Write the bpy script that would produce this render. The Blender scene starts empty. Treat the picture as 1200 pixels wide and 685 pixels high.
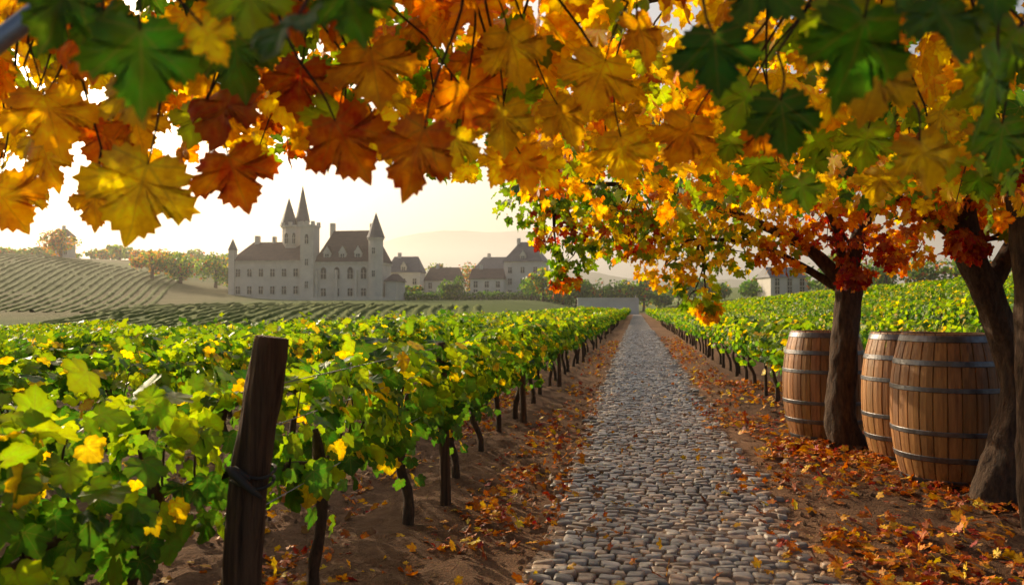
import bpy, math, random
import numpy as np
from mathutils import Vector, noise as mnoise
rng=np.random.default_rng(7); random.seed(7)
sc=bpy.context.scene
D=bpy.data
YAW=math.radians(8.86)
Fx,Fy=-math.sin(YAW),math.cos(YAW)
Rx,Ry=math.cos(YAW),math.sin(YAW)
def at(d,s,h=0.0):
    return np.array([d*Fx+s*Rx, d*Fy+s*Ry, h])
def link(o,parent=None):
    sc.collection.objects.link(o)
    if parent is not None: o.parent=parent
    return o
def empty(name,loc=(0,0,0)):
    e=D.objects.new(name,None); e.location=loc; e.empty_display_size=.2
    return link(e)
def sm(t):
    t=np.clip(t,0,1); return t*t*(3-2*t)
# ---------------- terrain
def g(x,y):
    x=np.asarray(x,float); y=np.asarray(y,float)
    left=-1.5*sm((-x-2.6)/26)*(1-sm((y-60)/70))
    r=np.clip(x-3.6,0,None); right=4.2*(1-np.exp(-(r/24)**1.25))*sm((y-2)/12+.15)
    far=2.9*sm((y-62)/110)*sm((-x-2)/22)+1.5*sm((y-150)/60)*sm((x+12)/20)
    lh=12.5*sm((-x-70)/95)*sm((y-75)/120)
    back=4*sm((y-190)/120)
    return left+right+far+lh+back
def fn(x,y,f,seed=0):
    a=0
    for i,(k,am) in enumerate([(1,.5),(2.17,.28),(4.6,.16),(9.1,.1)]):
        p=seed*1.7+i*2.3
        a=a+am*np.sin(f*k*(x*math.cos(p)+y*math.sin(p))+p*3+1.3*np.sin(f*k*.7*(y*math.cos(p)-x*math.sin(p))+p))
    return a
# ---------------- mesh helper
def mk(name,V,Fl,mat,col=None,uv=None,parent=None,smooth=True):
    V=np.asarray(V,float); Fl=np.asarray(Fl,int)
    me=D.meshes.new(name); k=Fl.shape[1]
    me.vertices.add(len(V)); me.vertices.foreach_set('co',V.astype(np.float32).ravel())
    me.loops.add(Fl.size); me.loops.foreach_set('vertex_index',Fl.astype(np.int32).ravel())
    me.polygons.add(len(Fl)); me.polygons.foreach_set('loop_start',(np.arange(len(Fl))*k).astype(np.int32))
    if col is not None:
        a=me.attributes.new('Col','FLOAT_COLOR','POINT')
        c=np.ones((len(V),4),np.float32); c[:,:3]=col; a.data.foreach_set('color',c.ravel())
    if uv is not None:
        a=me.attributes.new('luv','FLOAT_VECTOR','POINT'); a.data.foreach_set('vector',np.asarray(uv,np.float32).ravel())
    me.update(calc_edges=True); me.validate()
    me.polygons.foreach_set('use_smooth',np.full(len(me.polygons),smooth))
    me.materials.append(mat)
    if parent=='mesh': return me
    return link(D.objects.new(name,me),parent)
class Acc:
    def __init__(s): s.V=[];s.F=[];s.C=[];s.U=[];s.n=0
    def add(s,V,F,C,U=None):
        V=np.asarray(V,float)
        s.V.append(V); s.F.append(np.asarray(F,int)+s.n)
        C=np.asarray(C,float)
        if C.ndim==1: C=np.tile(C,(len(V),1))
        s.C.append(C); s.U.append(np.zeros((len(V),3)) if U is None else U); s.n+=len(V)
    def make(s,name,mat,parent=None,smooth=True):
        return mk(name,np.concatenate(s.V),np.concatenate(s.F),mat,np.concatenate(s.C),np.concatenate(s.U),parent,smooth)
# ---------------- materials
def nodes(name):
    m=D.materials.new(name); m.use_nodes=True; nt=m.node_tree; nt.nodes.clear()
    out=nt.nodes.new('ShaderNodeOutputMaterial')
    return m,nt,out
def N(nt,t,**kw):
    n=nt.nodes.new(t)
    for k,v in kw.items(): setattr(n,k,v)
    return n
def mathn(nt,op,a,b=None,c=None):
    n=nt.nodes.new('ShaderNodeMath'); n.operation=op
    for i,v in enumerate((a,b,c)):
        if v is None: continue
        if isinstance(v,(int,float)): n.inputs[i].default_value=v
        else: nt.links.new(v,n.inputs[i])
    return n.outputs[0]
def mixc(nt,f,a,b,mode='MIX'):
    n=nt.nodes.new('ShaderNodeMix'); n.data_type='RGBA'; n.blend_type=mode
    for i,v in ((0,f),(6,a),(7,b)):
        if isinstance(v,(int,float)): n.inputs[i].default_value=v
        elif isinstance(v,tuple): n.inputs[i].default_value=(*v,1) if len(v)==3 else v
        else: nt.links.new(v,n.inputs[i])
    return n.outputs[2]
def noise(nt,scale,detail=4,vec=None,rough=.55):
    n=N(nt,'ShaderNodeTexNoise'); n.inputs['Scale'].default_value=scale; n.inputs['Detail'].default_value=detail; n.inputs['Roughness'].default_value=rough
    if vec is not None: nt.links.new(vec,n.inputs['Vector'])
    return n.outputs['Fac']
def ramp(nt,f,a,b):
    n=N(nt,'ShaderNodeMapRange'); nt.links.new(f,n.inputs[0]); n.inputs[1].default_value=a; n.inputs[2].default_value=b; return n.outputs[0]
def leaf_mat(name,trans=.5,veins=True,rough=.45,tv=1.5,detail=True):
    m,nt,out=nodes(name); L=nt.links.new
    at_=N(nt,'ShaderNodeAttribute',attribute_name='Col'); col=at_.outputs['Color']
    if detail:
        uv=N(nt,'ShaderNodeAttribute',attribute_name='luv')
        geo=N(nt,'ShaderNodeNewGeometry')
        n1=noise(nt,26,3,geo.outputs['Position'],.65)
        hv=N(nt,'ShaderNodeHueSaturation'); L(col,hv.inputs['Color'])
        L(mathn(nt,'MULTIPLY_ADD',n1,.14,.43),hv.inputs['Hue']); L(mathn(nt,'MULTIPLY_ADD',n1,1.3,.35),hv.inputs['Value'])
        col=hv.outputs['Color']
    if veins:
        sx=N(nt,'ShaderNodeSeparateXYZ'); L(uv.outputs['Vector'],sx.inputs[0])
        ax=mathn(nt,'ABSOLUTE',sx.outputs[0]); y=sx.outputs[1]
        vm=None
        for a in (0,47,100):
            ca,sa=math.cos(math.radians(a)),math.sin(math.radians(a))
            dist=mathn(nt,'ABSOLUTE',mathn(nt,'SUBTRACT',mathn(nt,'MULTIPLY',ax,ca),mathn(nt,'MULTIPLY',y,sa)))
            al=mathn(nt,'ADD',mathn(nt,'MULTIPLY',ax,sa),mathn(nt,'MULTIPLY',y,ca))
            w=mathn(nt,'MULTIPLY_ADD',al,-.014,.022)
            line=mathn(nt,'MULTIPLY',mathn(nt,'LESS_THAN',dist,w),mathn(nt,'GREATER_THAN',al,0.0))
            vm=line if vm is None else mathn(nt,'MAXIMUM',vm,line)
            if a<90:
                rr=mathn(nt,'FRACT',mathn(nt,'MULTIPLY',mathn(nt,'SUBTRACT',al,mathn(nt,'MULTIPLY',dist,.9)),6.5))
                rb=mathn(nt,'MULTIPLY',mathn(nt,'LESS_THAN',rr,.09),mathn(nt,'LESS_THAN',dist,.22))
                rb=mathn(nt,'MULTIPLY',rb,mathn(nt,'MULTIPLY',mathn(nt,'GREATER_THAN',al,0.1),.45))
                vm=mathn(nt,'MAXIMUM',vm,rb)
        ed=ramp(nt,mathn(nt,'ADD',sx.outputs[2],mathn(nt,'MULTIPLY_ADD',n1,.9,-.45)),.7,1.15)
        col=mixc(nt,mathn(nt,'MULTIPLY',ed,.6),col,mixc(nt,1.0,col,(.62,.34,.2),'MULTIPLY'))
        col=mixc(nt,mathn(nt,'MULTIPLY',vm,.5),col,mixc(nt,.6,col,(.25,.17,.04)))
    p=N(nt,'ShaderNodeBsdfPrincipled'); L(col,p.inputs['Base Color']); p.inputs['Roughness'].default_value=rough; p.inputs['Specular IOR Level'].default_value=.3
    t=N(nt,'ShaderNodeBsdfTranslucent')
    tc=N(nt,'ShaderNodeHueSaturation'); tc.inputs['Saturation'].default_value=1.06; tc.inputs['Value'].default_value=tv; L(col,tc.inputs['Color']); L(tc.outputs[0],t.inputs['Color'])
    mx=N(nt,'ShaderNodeMixShader'); mx.inputs[0].default_value=trans
    L(p.outputs[0],mx.inputs[1]); L(t.outputs[0],mx.inputs[2]); L(mx.outputs[0],out.inputs[0])
    return m
def solid(name,c1,c2=None,scale=5,rough=.8,bump=0,bscale=20,stretch=None,useattr=False,metal=0,spec=.3,dist=.02):
    m,nt,out=nodes(name); L=nt.links.new
    tc=N(nt,'ShaderNodeTexCoord'); vec=tc.outputs['Object']
    if stretch:
        mp=N(nt,'ShaderNodeMapping'); mp.inputs['Scale'].default_value=stretch; L(vec,mp.inputs[0]); vec=mp.outputs[0]
    p=N(nt,'ShaderNodeBsdfPrincipled'); p.inputs['Roughness'].default_value=rough; p.inputs['Metallic'].default_value=metal; p.inputs['Specular IOR Level'].default_value=spec
    f=ramp(nt,noise(nt,scale,6,vec,.65),.3,.7)
    col=mixc(nt,f,c1,c2 or tuple(c*.7 for c in c1))
    if useattr:
        a=N(nt,'ShaderNodeAttribute',attribute_name='Col'); col=mixc(nt,1.0,col,a.outputs['Color'],'MULTIPLY')
    L(col,p.inputs['Base Color'])
    if bump:
        b=N(nt,'ShaderNodeBump'); b.inputs['Strength'].default_value=bump; b.inputs['Distance'].default_value=dist; L(noise(nt,bscale,6,vec,.7),b.inputs['Height']); L(b.outputs[0],p.inputs['Normal'])
    L(p.outputs[0],out.inputs[0]); return m
M_leaf=leaf_mat('vine_leaf_mat',.52,tv=1.9)
M_leafc=leaf_mat('autumn_leaf_mat',.6,tv=1.75)
M_leaff=leaf_mat('far_leaf_mat',.5,veins=False,detail=False,tv=1.7)
M_litter=leaf_mat('fallen_leaf_mat',.2,veins=True,rough=.55)
M_bark=solid('bark_mat',(.15,.088,.05),(.035,.021,.014),9,.85,1.0,14,(4,4,1),dist=.04)
M_vinewood=solid('vine_wood_mat',(.14,.085,.05),(.04,.026,.018),20,.9,.9,40,(2,2,.6))
M_post=solid('post_wood_mat',(.22,.125,.068),(.035,.021,.014),5,.85,1.0,11,(9,9,.35),dist=.03)
M_metal=solid('galvanised_mat',(.42,.43,.45),(.25,.25,.26),8,.4,.1,30,metal=.8)
M_hoop=solid('hoop_steel_mat',(.20,.20,.21),(.09,.08,.08),12,.42,.15,40,metal=.75)
M_stave=solid('oak_stave_mat',(.48,.24,.09),(.20,.088,.032),5,.5,.4,18,(7,7,.4),useattr=True,dist=.006)
M_wall=solid('limestone_mat',(.78,.70,.58),(.60,.53,.44),.35,.9,.3,2)
M_wall2=solid('plaster_mat',(.78,.73,.64),(.64,.58,.50),.3,.9)
M_roof=solid('slate_brown_mat',(.17,.105,.085),(.09,.063,.055),.8,.75,.4,3,(1,1,5))
M_slate=solid('slate_grey_mat',(.16,.15,.16),(.10,.095,.10),.8,.6,.4,3,(1,1,5))
M_glass=solid('window_pane_mat',(.05,.05,.055),(.025,.025,.028),1,.2,spec=.6)
M_frame=solid('stone_trim_mat',(.78,.72,.61),None,1,.8)
M_stone=solid('cobble_mat',(.47,.395,.32),(.22,.18,.15),16,.34,.7,45,useattr=True,spec=.5,dist=.008)
M_row=solid('field_vine_mat',(.19,.21,.06),(.12,.15,.04),.6,.95,spec=.05)
def ground_mat():
    m,nt,out=nodes('ground_mat'); L=nt.links.new
    geo=N(nt,'ShaderNodeNewGeometry'); P=geo.outputs['Position']
    a=N(nt,'ShaderNodeAttribute',attribute_name='Col')
    f1=ramp(nt,noise(nt,1.3,6,P,.7),.3,.7); f2=ramp(nt,noise(nt,14,6,P,.75),.3,.72)
    v=mathn(nt,'ADD',mathn(nt,'MULTIPLY_ADD',f1,.4,.5),mathn(nt,'MULTIPLY',f2,.5))
    p=N(nt,'ShaderNodeBsdfPrincipled'); p.inputs['Roughness'].default_value=.95; p.inputs['Specular IOR Level'].default_value=.12
    cv=N(nt,'ShaderNodeCombineColor')
    for i in range(3): L(v,cv.inputs[i])
    col=mixc(nt,1.0,a.outputs['Color'],cv.outputs[0],'MULTIPLY')
    L(col,p.inputs['Base Color'])
    b=N(nt,'ShaderNodeBump'); b.inputs['Strength'].default_value=1.0; b.inputs['Distance'].default_value=.045
    L(mathn(nt,'ADD',noise(nt,18,8,P,.75),noise(nt,70,3,P,.6)),b.inputs['Height']); L(b.outputs[0],p.inputs['Normal'])
    L(p.outputs[0],out.inputs[0]); return m
M_ground=ground_mat()
# ---------------- ground mesh
def grow(a,step,f,end):
    o=[];v=a
    while v<end: v+=step; step*=f; o.append(v)
    return o
xs=np.array(sorted([-v for v in grow(4.5,.08,1.045,3000)]+list(np.arange(-4.5,4.01,.06))+grow(4,.08,1.045,3000)))
ys=np.array([-60,-30,-15,-8,-4,-2]+list(np.arange(-1,11,.06))+grow(11,.07,1.035,3500))
X,Y=np.meshgrid(xs,ys)
pm=1-sm((np.abs(X-.18)-.64)/.3)
near=1-sm((Y-30)/40)
Nz=np.zeros_like(X)
for j in range(X.shape[0]):
    if ys[j]>40 or ys[j]<0: continue
    for i in range(X.shape[1]):
        if abs(xs[i])<9:
            v=Vector((xs[i],ys[j],0))
            Nz[j,i]=mnoise.noise(v*1.7)*.03+mnoise.noise(v*5.3)*.026+mnoise.noise(v*13)*.022+mnoise.noise(v*27)*.012
Z=g(X,Y)+near*(1-pm)*(Nz+.012)-pm*.004
Z+=near*.07*np.exp(-((X+1.3)/.3)**2)
n1=fn(X,Y,.6,3); n2=fn(X,Y,.05,4)
dirt=np.array([.30,.165,.092]); dirtR=np.array([.17,.092,.052]); grass=np.array([.13,.17,.04]); brown=np.array([.22,.19,.08]); rhill=np.array([.10,.095,.035])
def lerp(a,b,t): return a*(1-t[...,None])+b*t[...,None]
C=np.ones(X.shape+(3,))*dirt
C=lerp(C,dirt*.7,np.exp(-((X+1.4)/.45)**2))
C=lerp(C,dirtR,sm((X-1.1)/.5)*(1-sm((Y-14)/10)))
C=lerp(C,rhill,sm((X-3)/2.5+n1*.3)*sm((Y-9)/6))
C=lerp(C,np.array([.16,.14,.06]),sm((-X-2)/3)*.5*np.ones_like(X))
C=lerp(C,grass,sm((Y-60-n1*2)/6)*sm((-X-1.6)/1.5+.0))
C=lerp(C,brown,sm((-X-62-.25*(Y-100)+n2*6)/14)*sm((Y-80)/25))
C=lerp(C,grass*1.05,sm((n2+.2)/.5)*sm((-X-95)/20)*sm((Y-100)/20)*.6)
C=lerp(C,grass*1.1,sm((Y-150)/30)*sm((X+4)/6))
C=lerp(C,np.array([.16,.18,.09]),sm((Y-260)/200))
C=C*(1+.12*n1[...,None])
nx,ny=len(xs),len(ys)
idx=np.arange(nx*ny).reshape(ny,nx)
Fg=np.stack([idx[:-1,:-1],idx[:-1,1:],idx[1:,1:],idx[1:,:-1]],-1).reshape(-1,4)
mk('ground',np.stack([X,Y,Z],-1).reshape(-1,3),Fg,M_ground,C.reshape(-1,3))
# ---------------- leaf templates
right=[(0.0,0.0),(0.10,-0.14),(0.26,-0.20),(0.34,-0.13),(0.50,-0.12),(0.46,0.00),(0.55,0.07),(0.40,0.16),(0.60,0.20),(0.66,0.32),(0.80,0.42),(0.64,0.47),(0.60,0.58),(0.46,0.55),(0.36,0.52),(0.25,0.53),(0.31,0.66),(0.23,0.74),(0.21,0.87),(0.09,0.90)]
full=right+[(0,1.08)]+[(-x,y) for x,y in right[::-1][:-1]]
rh=[(0,0),(.05,-.10),(.13,-.13),(.18,-.22),(.25,-.16),(.33,-.20),(.38,-.11),(.48,-.13),(.48,-.04),(.60,-.02),(.54,.06),(.57,.12),(.47,.16),(.54,.20),(.62,.16),(.64,.25),(.73,.24),(.71,.34),(.82,.41),(.71,.44),(.70,.54),(.62,.52),(.57,.62),(.50,.55),(.43,.58),(.37,.53),(.30,.58),(.31,.66),(.39,.69),(.31,.73),(.33,.81),(.22,.80),(.20,.90),(.11,.87),(.07,.97)]
hfull=rh+[(0,1.07)]+[(-x*.96,y+.012*math.sin(i*2.7)) for i,(x,y) in enumerate(rh[::-1][:-1])]
rv_=[(0,.0),(.07,-.12),(.22,-.2),(.36,-.17),(.46,-.06),(.60,.0),(.58,.14),(.56,.22),(.70,.30),(.76,.44),(.66,.50),(.62,.62),(.48,.62),(.38,.60),(.36,.74),(.25,.82),(.17,.93),(.07,.95)]
vfull=rv_+[(0,1.04)]+[(-x,y) for x,y in rv_[::-1][:-1]]
def shapez(P):
    x,y=P[:,0],P[:,1]; r2=x*x+(y-.35)**2
    return -.22*r2+.16*np.abs(x)+.035*np.sin(9*x+7*y)+.03*np.cos(11*y-5*x)
def template(outline,rings):
    c=np.array([0,.22]); O=np.array(outline); n=len(O)
    P=[c]; ed=[0]
    for k,r in enumerate(rings):
        for o in O: P.append(c+(o-c)*r); ed.append(r)
    P=np.array(P); T=[]
    for i in range(n):
        j=(i+1)%n; T.append((0,1+i,1+j))
        for k in range(len(rings)-1):
            a=1+k*n; b=a+n
            T.append((a+i,b+i,b+j)); T.append((a+i,b+j,a+j))
    V=np.column_stack([P,shapez(P)])
    return V,np.array(T)[:,::-1],np.column_stack([P,np.array(ed)])
T_hero=template(hfull,[.35,.68,1.0]); T_mid=template(full,[1.0]); T_vine=template(vfull,[1.0])
lo=[(0,-.05),(.4,-.18),(.42,.12),(.78,.42),(.3,.5),(0,1.05),(-.3,.5),(-.78,.42),(-.42,.12),(-.4,-.18)]
T_lo=template(lo,[1.0])
T_quad=(np.array([[-.6,0,0],[.55,.1,.1],[.5,1,-.1],[-.5,.9,.12]],float),np.array([[0,1,2],[0,2,3]]),np.zeros((4,3)))
def nrmz(v): return v/(np.linalg.norm(v,axis=-1,keepdims=True)+1e-9)
def leaves(acc,pos,tip,nrm,s,col,T):
    n=len(pos); Vt,Tt,Ut=T; k=len(Vt)
    Yv=nrmz(tip); Zv=nrm-(nrm*Yv).sum(-1,keepdims=True)*Yv; Zv=nrmz(Zv); Xv=np.cross(Yv,Zv)
    zs=rng.uniform(.3,2.0,(n,1,1))
    asp=rng.uniform(.85,1.1,(n,1,1))
    V=pos[:,None,:]+np.asarray(s)[:,None,None]*(Vt[None,:,0:1]*asp*Xv[:,None,:]+Vt[None,:,1:2]*Yv[:,None,:]+zs*Vt[None,:,2:3]*Zv[:,None,:])
    Fi=(Tt[None]+(np.arange(n)*k)[:,None,None]).reshape(-1,3)
    acc.add(V.reshape(-1,3),Fi,np.repeat(col,k,axis=0),np.tile(Ut,(n,1)))
PAL=dict(green=[(.045,.125,.012),(.07,.17,.015),(.10,.21,.02)],
 ygreen=[(.17,.29,.02),(.24,.35,.022),(.33,.41,.025)],
 yellow=[(.74,.50,.03),(.80,.58,.04),(.70,.44,.03)],
 gold=[(.74,.39,.02),(.70,.32,.015)],
 orange=[(.70,.24,.012),(.66,.19,.01),(.60,.15,.01)],
 rust=[(.42,.11,.012),(.32,.075,.012)],
 red=[(.44,.04,.01),(.33,.025,.01),(.22,.02,.01)],
 brown=[(.28,.14,.06),(.36,.19,.08),(.18,.09,.045)])
def pick(n,mixd):
    ks=list(mixd); p=np.array([mixd[k] for k in ks],float); p/=p.sum()
    ch=rng.choice(len(ks),n,p=p); out=np.zeros((n,3))
    for i,k in enumerate(ks):
        m=ch==i; arr=np.array(PAL[k]); out[m]=arr[rng.integers(0,len(arr),m.sum())]
    return out*rng.uniform(.75,1.2,(n,1))
def rv(n): return nrmz(rng.normal(size=(n,3)))
# ---------------- tube
def tube(acc,pts,rad,sides=8,nz=0.0,col=(1,1,1),sub=1,seed=0,ridg=0):
    pts=np.asarray(pts,float); rad=np.asarray(rad,float)
    if sub>1 and len(pts)>2:
        n=len(pts); t=np.linspace(0,n-1,(n-1)*sub+1); q=[];r=[]
        for tt in t:
            i=min(int(tt),n-2); u=tt-i
            p0=pts[max(i-1,0)];p1=pts[i];p2=pts[i+1];p3=pts[min(i+2,n-1)]
            q.append(.5*((2*p1)+(-p0+p2)*u+(2*p0-5*p1+4*p2-p3)*u*u+(-p0+3*p1-3*p2+p3)*u**3)); r.append(rad[i]*(1-u)+rad[i+1]*u)
        pts=np.array(q);rad=np.array(r)
    n=len(pts); tg=nrmz(np.gradient(pts,axis=0)); ref=np.array([1,0,0.]) if abs(tg[0][0])<.8 else np.array([0,1,0.])
    A=np.cross(tg,ref); A=nrmz(A); B=np.cross(tg,A)
    th=np.linspace(0,2*np.pi,sides,endpoint=False)
    s=np.cumsum(np.r_[0,np.linalg.norm(np.diff(pts,axis=0),axis=1)])[:,None]
    rr=rad[:,None]*(1+nz*(np.sin(3*th[None]+s*9+seed)*.5+np.sin(5*th[None]-s*17+seed*2)*.35+np.sin(2*th+s*31+seed)*.3)+ridg*np.sin(11*th[None]+s*5+1.5*np.sin(s*11)))
    V=pts[:,None,:]+rr[...,None]*(np.cos(th)[None,:,None]*A[:,None,:]+np.sin(th)[None,:,None]*B[:,None,:])
    V=V.reshape(-1,3); ix=np.arange(n*sides).reshape(n,sides); j=np.roll(ix,-1,axis=1)
    F1=np.stack([ix[:-1],j[:-1],j[1:]],-1).reshape(-1,3); F2=np.stack([ix[:-1],j[1:],ix[1:]],-1).reshape(-1,3)
    V=np.vstack([V,pts[0],pts[-1]]); a=n*sides
    c0=np.stack([np.full(sides,a),j[0],ix[0]],-1); c1=np.stack([np.full(sides,a+1),ix[-1],j[-1]],-1)
    acc.add(V,np.vstack([F1,F2,c0,c1]),col)
# ---------------- cobbled path
y=-.6; st=Acc()
oct_=np.linspace(0,2*np.pi,9)[:-1]+np.pi/8
cosq=np.sign(np.cos(oct_))*np.abs(np.cos(oct_))**.38; sinq=np.sign(np.sin(oct_))*np.abs(np.sin(oct_))**.38
cen=[]
while y<46:
    h=rng.uniform(.05,.08); x=-.50+rng.uniform(-.1,.08)+.03*math.sin(y*1.9); xe=.85+rng.uniform(-.1,.1)+.04*math.sin(y*1.3+1)
    while x<xe:
        w=rng.uniform(.055,.125)
        edge=(x<-.42 or x+w>.78)
        if not (edge and rng.random()<.25): cen.append((x+w/2,y+h/2+rng.uniform(-.009,.009)+.03*math.sin(x*3+y*.7),w/2,h/2*rng.uniform(.88,1.1)))
        x+=w
    y+=h
cen=np.array(cen); n=len(cen)
base=rng.uniform(.5,1.45,(n,1))*np.where(rng.random((n,1))<.45,np.array([[1.14,.95,.78]]),np.array([[.98,1,1.03]]))
Vs=[]
jit=rng.uniform(.80,1.05,(n,8)); rotj=rng.uniform(-.16,.16,n); hz=rng.uniform(.010,.024,n); tx=rng.uniform(-.13,.13,(n,2))
for sc_,zz in ((1.0,-.3),(.97,.45),(.88,.9),(.6,1.03),(.0,1.06)):
    lx=cen[:,2:3]*1.0*sc_*cosq[None]*jit*1.02; ly=cen[:,3:4]*1.0*sc_*sinq[None]*jit*1.02
    px=cen[:,0:1]+lx*np.cos(rotj)[:,None]-ly*np.sin(rotj)[:,None]; py=cen[:,1:2]+lx*np.sin(rotj)[:,None]+ly*np.cos(rotj)[:,None]
    pz=hz[:,None]*zz+lx*tx[:,:1]+ly*tx[:,1:]+0.014*fn(cen[:,0:1],cen[:,1:2],2.2,8)+.006
    Vs.append(np.stack([px,py,pz],-1))
V=np.stack(Vs,1).reshape(n,40,3)
T=[]
for r in range(4):
    for i in range(8):
        j=(i+1)%8; T+= [(r*8+i,r*8+j,r*8+8+j),(r*8+i,r*8+8+j,r*8+8+i)] if r<3 else [(r*8+i,r*8+j,32)]
T=np.array(T)
Fi=(T[None]+(np.arange(n)*40)[:,None,None]).reshape(-1,3)
st.add(V.reshape(-1,3),Fi,np.repeat(base,40,axis=0))
path=empty('cobblestone_path')
st.make('cobbles',M_stone,path)
def pathmat():
    m,nt,out=nodes('path_bed_mat'); L=nt.links.new
    geo=N(nt,'ShaderNodeNewGeometry'); P=geo.outputs['Position']
    mp=N(nt,'ShaderNodeMapping'); mp.inputs['Scale'].default_value=(9,12,1); L(P,mp.inputs[0])
    v=N(nt,'ShaderNodeTexVoronoi'); v.inputs['Scale'].default_value=1; L(mp.outputs[0],v.inputs[0])
    sx=N(nt,'ShaderNodeSeparateXYZ'); L(P,sx.inputs[0])
    vv=N(nt,'ShaderNodeSeparateColor'); L(v.outputs['Color'],vv.inputs[0])
    sc1=mixc(nt,vv.outputs[0],(.15,.13,.11),(.38,.32,.265))
    dirtc=mixc(nt,noise(nt,30,5,P),(.14,.085,.05),(.28,.17,.10))
    col=mixc(nt,mathn(nt,'GREATER_THAN',sx.outputs[1],45.5),dirtc,sc1)
    p=N(nt,'ShaderNodeBsdfPrincipled'); p.inputs['Roughness'].default_value=.8; L(col,p.inputs['Base Color'])
    b=N(nt,'ShaderNodeBump'); b.inputs['Distance'].default_value=.02; L(noise(nt,40,5,P),b.inputs['Height']); L(b.outputs[0],p.inputs['Normal'])
    L(p.outputs[0],out.inputs[0]); return m
yy=np.concatenate([np.arange(-1,50,.25),np.arange(50,150,2)])
lx=-.53+.05*fn(yy,yy*0,3,2); rx=.89+.05*fn(yy,yy*0,2.7,5)
Vp=np.concatenate([np.stack([lx,yy,yy*0+.004],-1),np.stack([rx,yy,yy*0+.004],-1)]); k=len(yy); a=np.arange(k-1)
mk('path_bed',Vp,np.stack([a,a+k,a+k+1,a+1],-1),pathmat(),parent=path)
# ---------------- vines
def vine_unit(name,L,nl,smin,smax,T,mat,trunk=True,wid=.25,ymix=1.0):
    A=Acc()
    yv=rng.uniform(-L/2-.06,L/2+.06,nl)
    th=rng.uniform(0,2*np.pi,nl); rr=rng.uniform(.25,1,nl)**.5
    cy=fn(yv,yv*0,5,rng.integers(1,9))
    rx_=wid*(1+.25*cy); rz=.27*(1+.28*fn(yv,yv*0+3,6.5,rng.integers(1,9)))
    px=rr*rx_*np.cos(th); pz=.83+rr*rz*np.sin(th)
    up=rng.random(nl)<.08; pz[up]+=rng.uniform(.03,.16,up.sum())
    dn=rng.random(nl)<.06; pz[dn]-=rng.uniform(.05,.25,dn.sum())
    pos=np.stack([px,yv,pz],-1)
    out=np.stack([np.cos(th),0*th,np.sin(th)],-1)
    tip=out*.6+rv(nl)*.5+np.array([0,0,-.8]); nr=out*.9+rv(nl)*.8+np.array([0,-.2,.2])
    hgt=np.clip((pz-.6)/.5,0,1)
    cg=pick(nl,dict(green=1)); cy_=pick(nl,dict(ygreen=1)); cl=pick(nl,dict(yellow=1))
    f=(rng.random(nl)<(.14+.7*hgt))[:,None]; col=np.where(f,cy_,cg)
    f=(rng.random(nl)<.085*ymix)[:,None]; col=np.where(f,cl*.9,col)
    leaves(A,pos,tip,nr,rng.uniform(smin,smax,nl),col,T)
    o=A.make(name+'_leaves',mat,'mesh')
    w=None
    if trunk:
        B=Acc()
        nt_=max(1,int(L/1.1))
        for i in range(nt_):
            y0=-L/2+(i+.5)*L/nt_+rng.uniform(-.1,.1); b=rng.uniform(-.05,.05,6)
            tube(B,[(b[0]*.6,y0,-.08),(b[0],y0+b[1],.2),(b[2]*1.3,y0+b[3],.42),(b[4]*.6,y0+b[5],.66),(b[0]*.5,y0+b[5],.8)],[.036,.027,.025,.03,.012],8,.25,sub=4,seed=i+rng.random()*9)
            tube(B,[(b[4]*.6,y0+b[5],.64),(.02,y0+.3,.70),(-.02,y0+.62,.68)],[.02,.015,.01],6,.2,sub=3)
            tube(B,[(b[4]*.6,y0+b[5],.62),(.02,y0-.3,.69),(-.02,y0-.6,.70)],[.02,.015,.01],6,.2,sub=3)
            for q in range(4 if nl>150 and L<2 else 0):
                yq=y0+rng.uniform(-.5,.5); tube(B,[(0,yq,.68),(rng.uniform(-.08,.08),yq+rng.uniform(-.1,.1),.85),(rng.uniform(-.1,.1),yq+rng.uniform(-.12,.12),1.0)],[.005,.004,.002],5,sub=2)
        w=B.make(name+'_wood',M_vinewood,'mesh')
    return o,w
near_u=[vine_unit('vine_plant',1.1,300,.05,.092,T_vine,M_leaf) for _ in range(6)]
mid_u=[vine_unit('vine_stretch',4.4,900,.07,.10,T_lo,M_leaff,wid=.27) for _ in range(4)]
far_u=[vine_unit('vine_run',8.8,620,.15,.22,T_quad,M_leaff,trunk=False,wid=.3) for _ in range(3)]
def put(unit,parent,x,y,flip):
    s=random.uniform(.93,1.05); sx=s*random.uniform(.9,1.15)
    for me in unit:
        if me is None: continue
        o=D.objects.new(me.name,me); o.location=(x,y,float(g(x,y)))
        dz=float(g(x,y+.5)-g(x,y-.5)); o.rotation_euler=(math.atan(dz) if not flip else -math.atan(dz),0,math.pi if flip else 0)
        o.scale=(sx,1,s)
        link(o,parent)
def row(parent,x,y0,y1,lim_near=13,lim_mid=48):
    y=y0
    while y<y1:
        d=math.hypot(x,y)
        u,l=(near_u,1.1) if d<lim_near else (mid_u,4.4) if d<lim_mid else (far_u,8.8)
        xo=-.17 if (x==-1.3 and y<2.4) else 0
        put(random.choice(u),parent,x+xo+random.uniform(-.03,.03),y+l/2,random.random()<.5); y+=l
r1=empty('vine_row'); row(r1,-1.3,.5,125,22,60)
r2=empty('vine_row'); row(r2,1.85,9.4,125,22,60)
vf=empty('vineyard')
x=-3.1
while x>-60:
    row(vf,x,max(.8,-x*.9-6) if x>-20 else -x*1.0-4,(66+4*math.sin(x*.2)) if x<-10 else 125,11 if x>-6 else 0,42); x-=1.8
vh=empty('vineyard')
x=4.1
while x<56:
    row(vh,x,max(10.5,x*.75+4),125,14 if x<5 else 0,45); x+=2.9
tr=Acc(); wi=Acc()
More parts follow.
